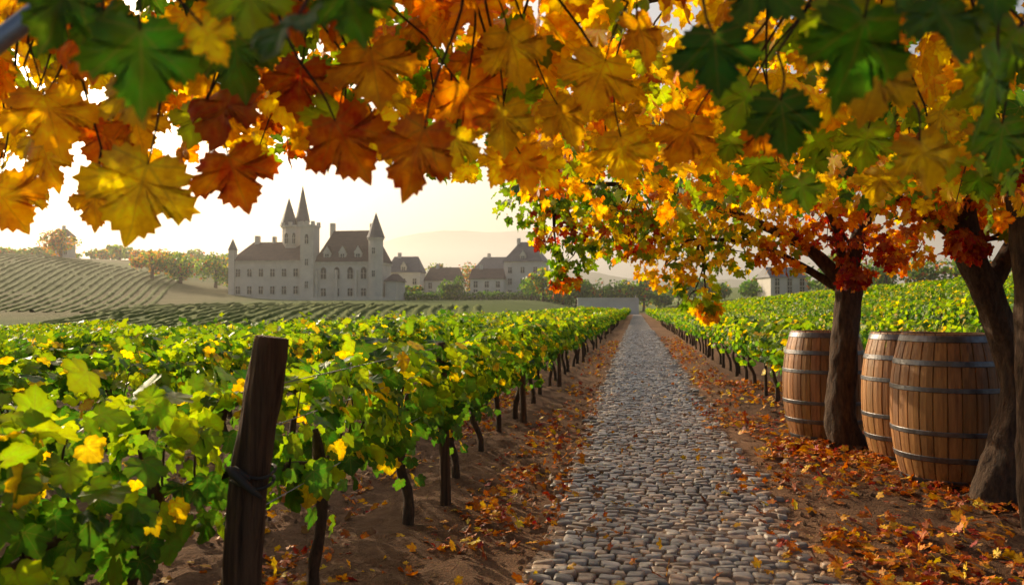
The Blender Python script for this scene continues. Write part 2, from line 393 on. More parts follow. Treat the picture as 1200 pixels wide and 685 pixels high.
for xx,ylist in ((-1.3,[4.9,8.4,12.4,18,24,31,38]),(1.85,[10.2,16,22,28,35])):
    for yv in ylist:
        tube(tr,[(xx+.12,yv,-.1),(xx+.10,yv,.6),(xx+.08,yv,1.08)],[.035,.034,.03],12,.06,sub=3)
for zz in (.68,.92,1.05):
    tube(wi,[(-1.15,2.2,zz),(-1.3,8,zz),(-1.3,38,zz)],[.002]*3,5)
    tube(wi,[(1.85,10.2,zz),(1.85,35,zz)],[.002]*2,5)
tp=empty('vine_trellis'); tr.make('trellis_stakes',M_post,tp); wi.make('trellis_wires',M_metal,tp)
# wooden post foreground
A=Acc()
b=at(2.3,-.84,0); t=at(2.3,-.697,1.215)
nn=26
pts=[b*(1-u)+t*u+np.array([.006*math.sin(u*7),.004*math.cos(u*5),0]) for u in np.linspace(-.06,1,nn)]
tube(A,pts,[(.057-.007*u)*(1 if u<.985 else .9) for u in np.linspace(0,1,nn)],40,.08,sub=3,ridg=.05)
wp=empty('wooden_post'); A.make('post_shaft',M_post,wp)
A=Acc()
for hh in (.80,.83):
    c=b*(1-hh/1.215)+t*(hh/1.215); ang=np.linspace(0,2*np.pi*1.0,22)
    tube(A,[c+np.array([.060*math.cos(q),.060*math.sin(q),.010*math.sin(q*2)]) for q in ang],[.005]*22,6)
c=b*(1-.82/1.215)+t*(.82/1.215)
tube(A,[c+np.array([.02,-.06,0]),c+np.array([-.03,-.075,.03]),c+np.array([.03,-.08,-.02]),c+np.array([.055,-.06,-.05])],[.010,.014,.011,.005],7,.1,sub=4)
A.make('wire_tie',solid('dark_wire_mat',(.05,.045,.04),None,9,.6,.3,30),wp)
A=Acc(); tube(A,[at(1.0,-2.85,-.1),at(1.0,-1.4,1.06),at(1.0,-.2,1.98)],[.013]*3,16)
A.make('metal_pole',M_metal)
# ---------------- barrels
def barrel(loc,rot,H=1.08,R0=.305,R1=.39):
    e=empty('wine_barrel',loc); e.rotation_euler=(0,0,rot)
    A=Acc(); ns=26; K=16
    def R(z): u=(z/H-.5)*2; return R0+(R1-R0)*(1-u*u*(.75+.25*u*u))
    zs=np.linspace(0,H,K)
    for i in range(ns):
        a0=2*np.pi*i/ns; a1=2*np.pi*(i+1)/ns; aa=[a0+.004,a0+.016,(a0+a1)/2,a1-.016,a1-.004]
        dr=[-.006,0,.0015,0,-.006]; off=rng.uniform(-.0012,.0012)
        c=np.array([1,1,1])*rng.uniform(.62,1.28)*np.array([1,rng.uniform(.93,1.04),rng.uniform(.85,1.05)])
        V=[];Cc=[]
        for z in zs:
            for q,dd in zip(aa,dr): V.append(((R(z)+dd+off)*math.cos(q),(R(z)+dd+off)*math.sin(q),z)); Cc.append(c)
        for q in aa: V.append(((R0-.035)*math.cos(q),(R0-.035)*math.sin(q),H)); Cc.append(c)
        for q in aa: V.append(((R0-.035)*math.cos(q),(R0-.035)*math.sin(q),H-.06)); Cc.append(c)
        Fq=[]
        for k in range(K+1):
            for j in range(4):
                p=k*5+j; Fq+=[(p,p+1,p+6),(p,p+6,p+5)]
        A.add(V,Fq,np.array(Cc))
    A.make('staves',M_stave,e,False)
    B=Acc()
    for i in range(8):
        x0=-R0+2*R0*i/8+.002; x1=-R0+2*R0*(i+1)/8-.002; rr=R0-.03
        f=lambda q: math.sqrt(max(rr*rr-q*q,0.0002))
        xa=max(x0,-rr);xb=min(x1,rr); xm=(xa+xb)/2
        V=[(xa,-f(xa),H-.045),(xm,-f(xm),H-.045),(xb,-f(xb),H-.045),(xb,f(xb),H-.045),(xm,f(xm),H-.045),(xa,f(xa),H-.045)]
        V+=[(p[0],p[1],H-.06) for p in V]
        Fq=[(0,1,4),(0,4,5),(1,2,3),(1,3,4)]
        for j in range(6):
            m=(j+1)%6; Fq+=[(j,j+6,m+6),(j,m+6,m)]
        B.add(V,Fq,np.ones(3)*rng.uniform(.75,1.1))
    B.make('barrel_head',M_stave,e,False)
    Hh=Acc(); S=64; th=np.linspace(0,2*np.pi,S,endpoint=False)
    for fz,hw in ((.033,.024),(.19,.02),(.36,.017),(.64,.017),(.81,.02),(.967,.024)):
        V=[];zc=fz*H
        prof=[(-hw,-.004),(-hw,.004),(-hw*.8,.006),(hw*.8,.006),(hw,.004),(hw,-.004)]
        for dz,dr in prof:
            for q in th: rr=R(min(max(zc+dz,0),H))+dr; V.append((rr*math.cos(q),rr*math.sin(q),zc+dz))
        Fq=[]
        for k in range(5):
            for j in range(S):
                m=(j+1)%S; Fq+=[(k*S+j,k*S+m,k*S+S+m),(k*S+j,k*S+S+m,k*S+S+j)]
        Hh.add(V,Fq,(1,1,1))
        for dz in (-.007,.007):
            q=rng.uniform(0,6.28); rr=R(zc)+.006
            tube(Hh,[(rr*math.cos(q),rr*math.sin(q),zc+dz),((rr+.004)*math.cos(q),(rr+.004)*math.sin(q),zc+dz)],[.005,.003],8)
    Hh.make('hoops',M_hoop,e,False)
barrel((1.83,8.25,.01),.3,1.06); barrel((2.31,7.24,.01),1.4); barrel((2.29,6.38,.01),2.2,1.10)
# ---------------- near trees
def cluster(A,c,r,n,mixd,s=(.055,.085),T=T_mid,flat=.8):
    o=rv(n)*rng.uniform(.15,1,(n,1))**.45*r; o[:,2]*=flat
    pos=np.asarray(c)+o
    tip=nrmz(o)*.5+rv(n)*.5+np.array([0,0,-.9]); nr=nrmz(o)*.5+rv(n)*.8+np.array([-.1,-.3,0])
    leaves(A,pos,tip,nr,rng.uniform(s[0],s[1],n),pick(n,mixd),T)
def branch(B,p0,p1,r0,r1,sag=.1,seed=0,sub=5):
    p0=np.asarray(p0,float);p1=np.asarray(p1,float); L=np.linalg.norm(p1-p0)
    r=lambda: rng.normal(size=3)*L*.05
    pts=[p0,p0*.66+p1*.34+r()+np.array([0,0,sag*L]),p0*.33+p1*.67+r()+np.array([0,0,sag*L*.9]),p1]
    tube(B,pts,np.linspace(r0,r1,4),8,.12,sub=sub,seed=seed)
    return pts
G_=dict(green=.4,ygreen=1); YG=dict(ygreen=1,yellow=.8,green=.15); YE=dict(yellow=1,gold=.6,ygreen=.35); ORG=dict(orange=1,gold=1,rust=.35,yellow=.3,ygreen=.12); RED=dict(red=1,rust=.7,orange=.6); MIX=dict(ygreen=1,red=.6,yellow=.5,orange=.4)
t1=empty('autumn_tree'); B=Acc()
tube(B,[at(7.3,3.12,-.1),at(7.3,3.06,.06),at(7.3,3.0,.35),at(7.3,3.04,.9),at(7.28,3.06,1.25),at(7.28,3.08,1.5)],[.22,.165,.128,.115,.11,.12],30,.1,sub=6,ridg=.045)
for q in range(6):
    a_=q*1.05+.3; c0=at(7.3,3.09,.08); tube(B,[c0,c0+np.array([.15*math.cos(a_),.15*math.sin(a_),-.05]),c0+np.array([.32*math.cos(a_),.32*math.sin(a_),-.14])],[.07,.045,.015],9,.15,sub=3)
fork=at(7.28,3.08,1.42)
l1=[fork,at(7.35,2.85,1.75),at(7.45,2.5,2.0),at(7.5,1.9,2.25),at(7.5,1.1,2.45),at(7.5,.4,2.45)]
l2=[fork,at(7.2,3.12,1.9),at(7.1,3.3,2.3),at(6.9,3.5,2.7)]
l3=[fork,at(7.4,2.75,1.65),at(7.5,2.3,1.9),at(7.6,1.8,1.95)]
l4=[fork,at(7.1,2.9,2.0),at(6.8,2.5,2.5),at(6.4,1.9,2.8)]
tube(B,l1,[.08,.06,.045,.035,.024,.012],14,.12,sub=5); tube(B,l2,[.09,.065,.045,.03],14,.12,sub=5); tube(B,l3,[.05,.035,.024,.012],12,.12,sub=5); tube(B,l4,[.06,.04,.03,.02],12,.12,sub=5)
limbs=np.array(l1+l2+l3+l4)
A=Acc()
CL=[(7.4,.12,2.3,.3,G_),(7.6,.45,2.45,.38,G_),(7.4,.4,2.05,.28,MIX),(7.7,.8,2.25,.4,YG),(7.3,.55,1.78,.22,G_),(7.3,.47,1.55,.15,MIX),(7.6,1.15,2.45,.45,YG),(7.4,1.05,1.98,.34,MIX),(7.7,1.4,2.1,.4,YG),
(7.5,1.45,1.72,.3,YE),(7.5,1.72,1.45,.22,YG),(7.5,1.86,1.27,.12,YE),(7.6,1.75,2.2,.45,YE),(7.4,2.0,1.85,.34,YG),(7.4,2.4,2.15,.42,YE),(7.2,2.45,1.78,.22,ORG),(7.2,2.85,2.15,.4,RED),(7.0,3.1,1.8,.26,RED),(6.9,2.95,1.56,.16,RED),(7.2,3.5,2.1,.4,ORG),(7.0,3.45,1.78,.22,ORG),
(7.3,2.1,2.6,.5,YE),(7.0,3.1,2.6,.5,ORG),(7.4,1.4,2.75,.45,YE),(7.4,.7,2.8,.4,YG),(6.6,2.3,2.8,.5,ORG),(6.2,1.6,2.75,.45,YE),(8.2,1.0,2.1,.45,YG),(8.2,1.9,2.2,.45,YG)]
for i,(d,s,h,r,m_) in enumerate(CL):
    c=at(d,s,h); cluster(A,c,r*1.05,int(620*r*r+40),m_)
    j=np.argmin(np.linalg.norm(limbs-c-np.array([0,0,.1]),axis=1)); branch(B,limbs[j],c,.016,.004,.12,i)
    for q in range(3): branch(B,c+rng.normal(size=3)*.03,c+rv(1)[0]*r*.9,.006,.002,.05,i,2)
A.make('crown_leaves',M_leafc,t1); B.make('trunk_and_limbs',M_bark,t1)
t2=empty('autumn_tree'); B=Acc(); A=Acc()
tube(B,[at(5.3,3.18,-.1),at(5.3,3.2,.06),at(5.3,3.28,.4),at(5.3,3.35,.75),at(5.3,3.27,1.1),at(5.25,3.12,1.42),at(5.2,2.98,1.7),at(5.0,2.8,2.1),at(4.7,2.5,2.5)],[.20,.145,.105,.095,.09,.092,.085,.07,.04],28,.12,sub=6,ridg=.045)
for q in range(5):
    a_=q*1.25+.3; c0=at(5.3,3.2,.08); tube(B,[c0,c0+np.array([.13*math.cos(a_),.13*math.sin(a_),-.05]),c0+np.array([.3*math.cos(a_),.3*math.sin(a_),-.14])],[.06,.04,.012],9,.15,sub=3)
tube(B,[at(5.25,3.12,1.4),at(5.3,3.4,1.8),at(5.2,3.7,2.3)],[.07,.05,.03],14,.12,sub=5)
tube(B,[at(5.2,3.0,1.7),at(5.4,2.7,2.0),at(5.6,2.2,2.3),at(5.6,1.6,2.4)],[.05,.04,.03,.015],12,.12,sub=5)
lim=np.array([at(5.2,3.0,1.7),at(5.0,2.8,2.1),at(5.2,3.6,2.2),at(5.6,2.2,2.3),at(5.6,1.6,2.4)])
for i,(d,s,h,r,m_) in enumerate([(5.2,3.0,2.1,.38,ORG),(5.3,3.4,2.05,.36,YE),(5.1,2.7,2.0,.28,ORG),(5.4,2.3,2.15,.33,ORG),(5.6,1.8,2.3,.4,YE),(5.5,2.7,2.5,.5,ORG),(5.0,3.2,2.5,.5,ORG),(5.0,3.45,1.65,.2,YG),(4.9,2.8,1.68,.12,RED),(5.5,1.3,2.5,.4,YE),(5.2,2.0,2.7,.45,ORG),(5.0,3.3,1.8,.18,YE)]):
    c=at(d,s,h); cluster(A,c,r,int(620*r*r+40),m_,(.06,.09)); j=np.argmin(np.linalg.norm(lim-c,axis=1)); branch(B,lim[j],c,.014,.004,.1,i)
A.make('crown_leaves',M_leafc,t2); B.make('trunk_and_limbs',M_bark,t2)
t3=empty('autumn_tree'); B=Acc(); A=Acc()
tube(B,[at(4.6,3.1,-.1),at(4.6,3.04,.1),at(4.6,3.0,.5),at(4.6,2.99,1.1),at(4.6,2.97,1.6),at(4.5,2.85,2.1),at(4.0,2.4,2.45),at(3.3,1.6,2.6)],[.15,.105,.082,.075,.072,.065,.05,.03],26,.12,sub=6,ridg=.04)
tube(B,[at(4.5,2.85,2.1),at(4.7,3.2,2.5)],[.06,.03],10,.1)
bough=[]
for (p,q,r) in [((4.0,2.4,2.45),(2.6,.2,2.45),.03),((2.6,.2,2.45),(2.0,-1.3,2.3),.02),((3.3,1.6,2.6),(1.6,.9,2.25),.022),((2.6,.2,2.45),(1.4,-.1,2.1),.014),((2.1,-1.0,2.33),(1.4,-.85,1.95),.010),((2.3,-.5,2.38),(1.5,-.45,2.0),.010),((3.3,1.6,2.6),(3.4,.2,2.5),.018),((3.4,.2,2.5),(3.2,-1.3,2.3),.015),((1.6,.9,2.25),(1.0,.45,1.95),.01),((2.2,-1.2,2.3),(1.6,-1.6,1.95),.01)]:
    pts=branch(B,at(*p),at(*q),r,r*.5,.03,int(r*1000)); bough+=[u for u in pts]
bough=np.array(bough)
n=4200
d=rng.uniform(1.25,5.2,n); s=rng.uniform(-.95,.95,n)*d*.85
lim_d=np.where(s/d<0,3.1,5.2)+.5*fn(s,d,2,3)
keep=(d<lim_d); d=d[keep]; s=s[keep]; n=len(d)
low=1.95+.13*fn(s,d,3.2,6)+.05*fn(s,d,9,2)
h=low+rng.uniform(0,1,n)**1.5*.55
pos=np.stack([d*Fx+s*Rx,d*Fy+s*Ry,h],-1)
mixn=fn(s,d,1.9,9)+rng.normal(size=n)*.2
side=s/d
gshift=.5*sm((side-.12)/.35)+.25*sm((-side-.25)/.3)
col=np.where((mixn>.08)[:,None],pick(n,dict(yellow=1,gold=.5,ygreen=.3)),np.where((mixn<-.5+gshift*1.3)[:,None],pick(n,dict(green=1,ygreen=1.2)),pick(n,dict(orange=1,rust=.25,gold=1.2))))
tip=rv(n)*.6+np.array([0,0,-.8]); nr=rv(n)*.8+np.array([-.1,-.7,.1])
leaves(A,pos,tip,nr,rng.uniform(.05,.1,n),col,T_mid)
def sprig(d,s,h,n,mixd,sz=(.055,.085),L=.35):
    top=at(d,s,h+L); bot=at(d+rng.uniform(-.1,.1),s+rng.uniform(-.08,.08),h)
    j=np.argmin(np.linalg.norm(bough-top,axis=1)); branch(B,bough[j],top,.005,.003,.05,1,3); tube(B,[top,(top+bot)/2+rng.normal(size=3)*.02,bot],[.003,.0025,.0015],6,sub=3)
    u=rng.random(n)[:,None]; c=top*(1-u)+bot*u; o=rv(n)*np.array([.11,.11,.05])
    leaves(A,c+o,o*4+rv(n)*.35+np.array([0,0,-.7]),rv(n)*.7+np.array([.1,-.8,.1]),rng.uniform(*sz,n),pick(n,mixd),T_hero)
for (d_,s_,h_,n_,m_) in [(2.0,-1.25,1.62,13,YE),(2.2,-1.05,1.70,13,ORG),(1.8,-.62,1.68,12,ORG),(2.2,-.25,1.76,12,ORG),(2.4,-.75,1.78,12,YE),(2.0,.02,1.66,12,YE),(2.3,.32,1.74,12,YE),(2.4,.75,1.72,12,YG),(2.0,.95,1.64,12,YG),(2.6,1.3,1.74,14,ORG),(2.8,1.9,1.72,14,YG),(2.2,1.35,1.6,12,YG),(3.0,.4,1.82,14,YE),(3.4,1.0,1.82,14,YE),(3.6,1.9,1.8,14,ORG),(3.4,2.2,1.7,10,RED),(1.7,-1.0,1.66,10,ORG),(2.6,-.05,1.76,12,YE),(4.2,1.6,1.9,14,YE),(4.3,.8,1.95,14,YE),(1.9,-.35,1.68,12,YE),(2.9,-.3,1.84,12,YE),(1.7,.55,1.62,8,YG),(1.8,-1.4,1.60,9,YE),(2.3,-1.5,1.66,12,YE),(1.9,-.15,1.66,9,ORG)]:
    sprig(d_,s_,h_,n_,m_)
HL=[(1.4,-.66,1.49,.145,'yellow',-.1),(1.5,-.95,1.49,.10,'gold',.3),(1.6,-.84,1.50,.085,'gold',-.4),(1.5,-.52,1.54,.11,'orange',.2),(1.45,-.53,1.65,.12,'rust',-.3),(1.4,-.286,1.58,.12,'orange',.3),(1.35,-.167,1.55,.125,'orange',-.2),
(.8,-.374,1.54,.085,'green',.2),(.9,-.34,1.60,.05,'yellow',.5),(.75,-.218,1.56,.07,'green',-.7),(1.0,.258,1.61,.085,'green',.1),(.9,.387,1.58,.105,'green',-.3),(1.1,.378,1.55,.085,'green',.3),(.95,.572,1.55,.10,'green',-.2),(1.2,.626,1.515,.085,'yellow',.2),(1.1,.50,1.60,.09,'yellow',-.2),(.85,.47,1.60,.08,'green',.4),(.9,.30,1.66,.08,'green',.6),(.8,.40,1.64,.08,'green',1.0),(1.0,.62,1.62,.09,'ygreen',-.6),(.85,.52,1.65,.08,'green',.1),(1.3,.80,1.56,.09,'green',.2),
(1.5,.008,1.77,.11,'yellow',.2),(1.6,.17,1.75,.11,'yellow',-.4),(1.5,.25,1.8,.1,'gold',.3),(1.6,-.017,1.66,.1,'yellow',0),(1.7,.12,1.69,.11,'yellow',.4),(1.6,.344,1.63,.1,'gold',-.3),(1.6,-.08,1.71,.11,'orange',.5),(1.5,-.26,1.74,.12,'gold',.1),(1.6,-.43,1.74,.11,'rust',-.2),(1.7,.24,1.62,.1,'yellow',.1),(1.6,.46,1.70,.1,'ygreen',-.1),
(1.5,-.87,1.65,.12,'gold',.1),(1.4,-.75,1.76,.12,'orange',-.3),(1.3,-.8,1.80,.11,'gold',.3),(1.2,.5,1.72,.09,'ygreen',.1),(1.3,.75,1.66,.09,'ygreen',-.3),(1.5,.66,1.72,.10,'yellow',.2),(1.4,.86,1.58,.09,'gold',.1),(1.7,.55,1.66,.09,'orange',.4),(1.8,.8,1.66,.1,'ygreen',.1),(1.5,-.6,1.80,.11,'gold',.2),(1.1,-.56,1.68,.07,'green',.4),(1.3,-.62,1.64,.09,'yellow',.3),(1.3,-.45,1.70,.11,'green',.1),(.8,-.46,1.60,.08,'green',-.5),(.85,-.28,1.62,.07,'ygreen',.3),(.85,-.17,1.62,.07,'green',.2),
(1.7,-.99,1.60,.10,'gold',.2),(1.7,-.88,1.65,.10,'orange',-.3),(1.75,-1.06,1.68,.11,'yellow',.1),(1.7,-.80,1.68,.10,'gold',.4),(1.7,-.68,1.69,.09,'ygreen',-.2),(1.8,-.52,1.76,.10,'yellow',.2),(1.6,-.36,1.66,.10,'ygreen',-.3),(1.7,-.28,1.66,.1,'yellow',.3),(1.6,-.12,1.62,.09,'yellow',-.1),(1.75,.03,1.60,.09,'gold',.3),(1.9,-1.16,1.56,.09,'yellow',-.2)]
for (d_,s_,h_,sz,pl,roll) in HL:
    c=at(d_,s_,h_); tipd=np.array([Rx*math.sin(roll),Ry*math.sin(roll),-math.cos(roll)])+rng.normal(size=3)*.16
    nv=np.array([-Fx,-Fy,.15])+rng.normal(size=3)*.4
    st_=c-nrmz(tipd)*sz*.45
    leaves(A,st_[None],tipd[None],nv[None],np.array([sz]),pick(1,{pl:1}),T_hero)
    up=st_-nrmz(tipd)*sz*.9+rng.normal(size=3)*.01; tube(B,[st_,(st_+up)/2+rng.normal(size=3)*.004,up],[.0016,.0018,.0025],6,sub=3)
    j=np.argmin(np.linalg.norm(bough-up,axis=1)); e_=bough[j].copy(); branch(B,e_,up,.004,.002,.02,2,4)
A.make('crown_leaves',M_leafc,t3); B.make('trunk_and_limbs',M_bark,t3)
# ---------------- fallen leaves
A=Acc()
def litter(n,x0,x1,y0,y1,mixd,smin=.025,smax=.055,pw=1.6,lift=.045,thr=-.3):
    x=rng.uniform(x0,x1,n); y=y0+(y1-y0)*rng.random(n)**pw
    dens=fn(x,y,2.3,4)+rng.normal(size=n)*.25; k=dens>thr; x=x[k];y=y[k];n=len(x)
    z=g(x,y)+np.where(np.abs(x-.18)<.7,.036,.032)+rng.random(n)**2*lift
    nr=np.array([0,0,1.])+rng.normal(size=(n,3))*.5; tip=rv(n)*np.array([1,1,.3])
    leaves(A,np.stack([x,y,z],-1),tip,nr,rng.uniform(smin,smax,n),pick(n,mixd),T_mid)
LM=dict(orange=1.6,gold=1.0,rust=1.2,brown=.7,red=.6,yellow=.3)
litter(4600,1.02,3.2,2.6,8,LM,.028,.062,pw=1.2,thr=-.25); litter(2800,1.0,3.4,7,14,LM,.035,.065,pw=1,thr=-.2); litter(800,.72,1.2,2.4,12,LM,thr=-.1); litter(4300,-1.9,-.8,2.4,12,LM,pw=1.3,thr=-.2); litter(700,-.85,-.45,2.5,12,LM)
litter(230,-.45,.85,2.8,18,dict(orange=1,gold=1,rust=.6,yellow=.4,brown=.6),thr=-.9); litter(1300,-4,-1.7,2,10,dict(brown=1,rust=.5,gold=.6)); litter(900,.95,1.7,12,35,LM,.04,.07,pw=1); litter(700,-1.4,-.6,12,30,LM,.04,.07,pw=1)
A.make('fallen_leaves',M_litter)
A=Acc(); n=3600
x=np.concatenate([rng.uniform(-3.5,-.5,n//3*2),rng.uniform(.9,3.2,n-n//3*2)]); y=2.2+12*rng.random(n)**1.6; r=rng.uniform(.004,.022,n)*rng.uniform(.5,1.4,n)
ico=np.array([(0,0,1),(.9,0,.2),(.3,.85,.3),(-.7,.5,.1),(-.7,-.55,.25),(.3,-.85,.1),(0,0,-.6)],float); IT=np.array([(0,1,2),(0,2,3),(0,3,4),(0,4,5),(0,5,1),(6,2,1),(6,3,2),(6,4,3),(6,5,4),(6,1,5)])
V=ico[None]*r[:,None,None]*rng.uniform(.6,1.3,(n,7,3))+np.stack([x,y,g(x,y)+.018],-1)[:,None,:]
A.add(V.reshape(-1,3),(IT[None]+(np.arange(n)*7)[:,None,None]).reshape(-1,3),np.repeat(np.array([.28,.165,.095])*rng.uniform(.6,1.4,(n,1)),7,axis=0))
A.make('soil_clods',M_ground,None,False)
# ---------------- buildings
class Bld:
    def __init__(s,name,loc,yaw): s.e=empty(name,loc); s.e.rotation_euler=(0,0,yaw); s.p={}
    def a(s,k,V,F):
        s.p.setdefault(k,Acc()).add(V,F,(1,1,1))
    def box(s,k,x0,x1,y0,y1,z0,z1):
        V=[(x,y,z) for z in (z0,z1) for x,y in ((x0,y0),(x1,y0),(x1,y1),(x0,y1))]
        Q=[(0,1,5,4),(1,2,6,5),(2,3,7,6),(3,0,4,7),(4,5,6,7),(3,2,1,0)]
        s.a(k,V,[t for q in Q for t in ((q[0],q[1],q[2]),(q[0],q[2],q[3]))])
    def hip(s,k,x0,x1,y0,y1,z,h,ins,ov=.35):
        x0-=ov;x1+=ov;y0-=ov;y1+=ov; ym=(y0+y1)/2
        V=[(x0,y0,z),(x1,y0,z),(x1,y1,z),(x0,y1,z),(x0+ins,ym,z+h),(x1-ins,ym,z+h)]
        s.a(k,V,[(0,1,5),(0,5,4),(1,2,5),(2,3,4),(2,4,5),(3,0,4),(0,2,1),(0,3,2)])
    def prism(s,k,cx,cy,r0,r1,z0,z1,n=8):
        V=[(cx+r*math.cos(q*2*math.pi/n+math.pi/n),cy+r*math.sin(q*2*math.pi/n+math.pi/n),z) for r,z in ((r0,z0),(r1,z1)) for q in range(n)]
        F=[]
        for q in range(n):
            m=(q+1)%n; F+=[(q,m,n+m),(q,n+m,n+q)]
        V+=[(cx,cy,z1),(cx,cy,z0)]
        for q in range(n): m=(q+1)%n; F+=[(n+q,n+m,2*n),(m,q,2*n+1)]
        s.a(k,V,F)
    def win(s,x,z,w,h,y=0,arch=False):
        s.box('window_surrounds',x-w/2-.14,x+w/2+.14,y-.10,y+.05,z-.18,z+h+.16)
        s.box('window_panes',x-w/2,x+w/2,y-.13,y-.08,z,z+h)
        s.box('mullions',x-.05,x+.05,y-.17,y-.135,z,z+h); s.box('transoms',x-w/2,x+w/2,y-.165,y-.14,z+h*.6,z+h*.6+.08)
        if arch: s.prism2('window_panes',x,y,z+h,w/2)
    def prism2(s,k,x,y,z,r):
        V=[(x+r*math.cos(a),yy,z+r*1.2*math.sin(a)) for yy in (y-.13,y-.08) for a in np.linspace(0,math.pi,7)]
        F=[]
        for i in range(1,6): F+=[(0,i,i+1)]
        for i in range(6): F+=[(i,i+7,i+8),(i,i+8,i+1)]
        s.a(k,V,F)
    def dormer(s,x,y,z,w,h):
        s.box('dormer_walls',x-w/2,x+w/2,y,y+2.6,z,z+h)
        V=[(x-w/2-.15,y-.15,z+h),(x+w/2+.15,y-.15,z+h),(x,y-.15,z+h+w*.95),(x-w/2-.15,y+2.9,z+h),(x+w/2+.15,y+2.9,z+h),(x,y+2.9,z+h+w*.95)]
        s.a('dormer_gables',V[:3]+V[3:],[(0,1,2),(3,5,4)]); s.a('dormer_roofs',[(p[0]*1.0,p[1]-.05,p[2]+.05) for p in V],[(0,2,5),(0,5,3),(2,1,4),(2,4,5)])
        s.win(x,z+.25,w*.5,h*.75,y)
    def fin(s,mats):
        for k,A in s.p.items():
            A.make(k,mats.get(k,mats['_']),s.e,False)
WM={'_':M_wall,'window_panes':M_glass,'window_surrounds':M_frame,'mullions':M_frame,'transoms':M_frame,'roof':M_roof,'dormer_roofs':M_roof,'spires':M_slate,'cornice':M_frame,'door':M_post,'dormer_walls':M_frame,'dormer_gables':M_frame,'turret_roof':M_slate}
p=at(180,-63.5); cz=float(g(p[0]+14,p[1]))-.4
c=Bld('chateau',(p[0],p[1],cz),math.radians(0))
c.box('left_wing_walls',0,17.2,0,10,-2,8.8); c.box('cornice',-.15,17.2,-.2,10.2,8.8,9.15); c.hip('roof',0,17.2,0,10,9.15,4.6,3.2)
for i in range(6): c.win(1.7+i*2.75,5.6,1.0,1.7); c.win(1.7+i*2.75,1.7,1.0,1.7)
c.box('base_course',-.2,17.2,-.25,.02,-2,.9)
c.box('chimneys',3.4,4.4,4.4,5.4,11.5,15.2); c.box('chimneys',7.6,8.4,4.6,5.4,12,15)
c.box('corner_pier',-.5,.9,-.4,1.0,-2,11.6); c.prism('spires',.2,.3,1.15,.05,11.6,14.2,4)
c.prism('tower_walls',12.7,6,3.1,3.0,0,17.0,8); c.prism('cornice',12.7,6,3.35,3.35,17.0,17.4,8)
c.prism('spires',11.2,5.6,2.1,.04,17.4,24.0,8); c.prism('spires',14.2,6.4,1.7,.03,18.4,27.0,8)
c.prism('tower_walls',14.2,6.4,1.4,1.4,17.0,18.4,8)
for xx in (11.8,13.6): c.win(xx,13.2,.7,2.0,3.05,True)
for i in range(8):
    a_=i*math.pi/4; c.box('battlements',12.7+2.9*math.cos(a_)-.35,12.7+2.9*math.cos(a_)+.35,6+2.9*math.sin(a_)-.35,6+2.9*math.sin(a_)+.35,17.4,18.1)
c.box('slim_tower_walls',16.9,19.9,-1.0,2.6,-2,16.6); c.box('cornice',16.7,20.1,-1.2,2.8,16.6,17.0)
for xx in (16.8,18.1,19.4): c.box('battlements',xx,xx+.7,-1.15,-.6,17.0,17.8); c.box('battlements',xx,xx+.7,2.1,2.7,17.0,17.8)
c.win(18.4,12.8,.8,1.6,-1.0,True); c.win(18.4,8,.7,1.4,-1.0); c.win(18.4,3,.7,1.4,-1.0)
c.box('main_hall_walls',19.9,34,0.4,11,-2,8.4); c.box('cornice',19.9,34.2,.2,11.2,8.4,8.8); c.hip('roof',19.9,34,0.4,11,8.8,7.4,2.6)
for i in range(4): c.win(21.8+i*3.1,5.0,1.25,1.9,.4,True); c.win(21.8+i*3.1,1.2,1.1,1.7,.4)
for i in range(3): c.dormer(22.4+i*3.6,.9,8.8,1.7,2.0)
c.box('chimneys',21,22,6,7,12,18); c.box('chimneys',30.5,31.5,6,7,12.5,17.8)
for xx in (20.3,24.9,29.4): c.box('buttresses',xx-.3,xx+.3,-.35,.4,-2,7)
c.prism('turret_walls',33.8,.6,1.6,1.6,-2,13.6,14); c.prism('cornice',33.8,.6,1.85,1.85,13.6,14.0,14); c.prism('turret_roof',33.8,.6,2.0,.03,14.0,19.6,14)
c.win(33.8,10.4,.6,1.3,-.98); c.win(33.8,5.4,.6,1.3,-.98)
c.box('terrace_wall',-3,40,-5,-4.4,-3,.9); c.box('annex_walls',35.5,38,2,9,-2,4.5); c.hip('roof',35.5,38,2,9,4.5,1.8,1)
c.fin(WM)
def house(name,d,s,w,dep,h,rh,yaw,ins=.0,slate=True,wall=M_wall2,rows=2,tower=False):
    p=at(d,s); z=float(g(p[0],p[1]))
    b=Bld(name,(p[0],p[1],z),yaw); b.box('walls',0,w,0,dep,-2,h); b.hip('roof',0,w,0,dep,h+.02,rh,ins)
    nw=max(2,int(w/2.6))
    for i in range(nw):
        for r in range(rows): b.win(w*(i+.5)/nw,1.2+r*(h-1.2)/rows,.9,1.4)
    b.box('chimney',w*.25,w*.25+.8,dep*.45,dep*.45+.8,h,h+rh+1)
    if tower: b.dormer(w*.5,.3,h,1.5,1.4)
    m=dict(WM); m['_']=wall; m['roof']=M_slate if slate else M_roof; m['dormer_roofs']=m['roof']; b.fin(m)
house('stone_house',200,-31.5,8.5,8,7.2,4.2,.1,1.5,tower=True); house('stone_house',205,-22.5,9,8,5.2,3.6,.05,1.0,False)
house('stone_house',212,-10,11,9,8.2,3.6,.0,2.0); house('white_house',195,-2.0,9.5,8,9.6,5.0,-.1,3.4,tower=True,rows=3); house('white_house',190,-10,8,6,5.2,2.6,.1,.5,False)
house('stone_house',160,52,8,6,4.5,2.2,.3,.5); house('stone_house',235,-135,4,4,6.5,2.5,.2,1.9,False,rows=1)
p=at(152,12.5); b=Bld('white_wall',(p[0],p[1],float(g(p[0],p[1]))),YAW); b.box('wall',0,11.5,0,.4,-1,2.0); b.box('coping',-.1,11.6,-.1,.5,2.0,2.2)
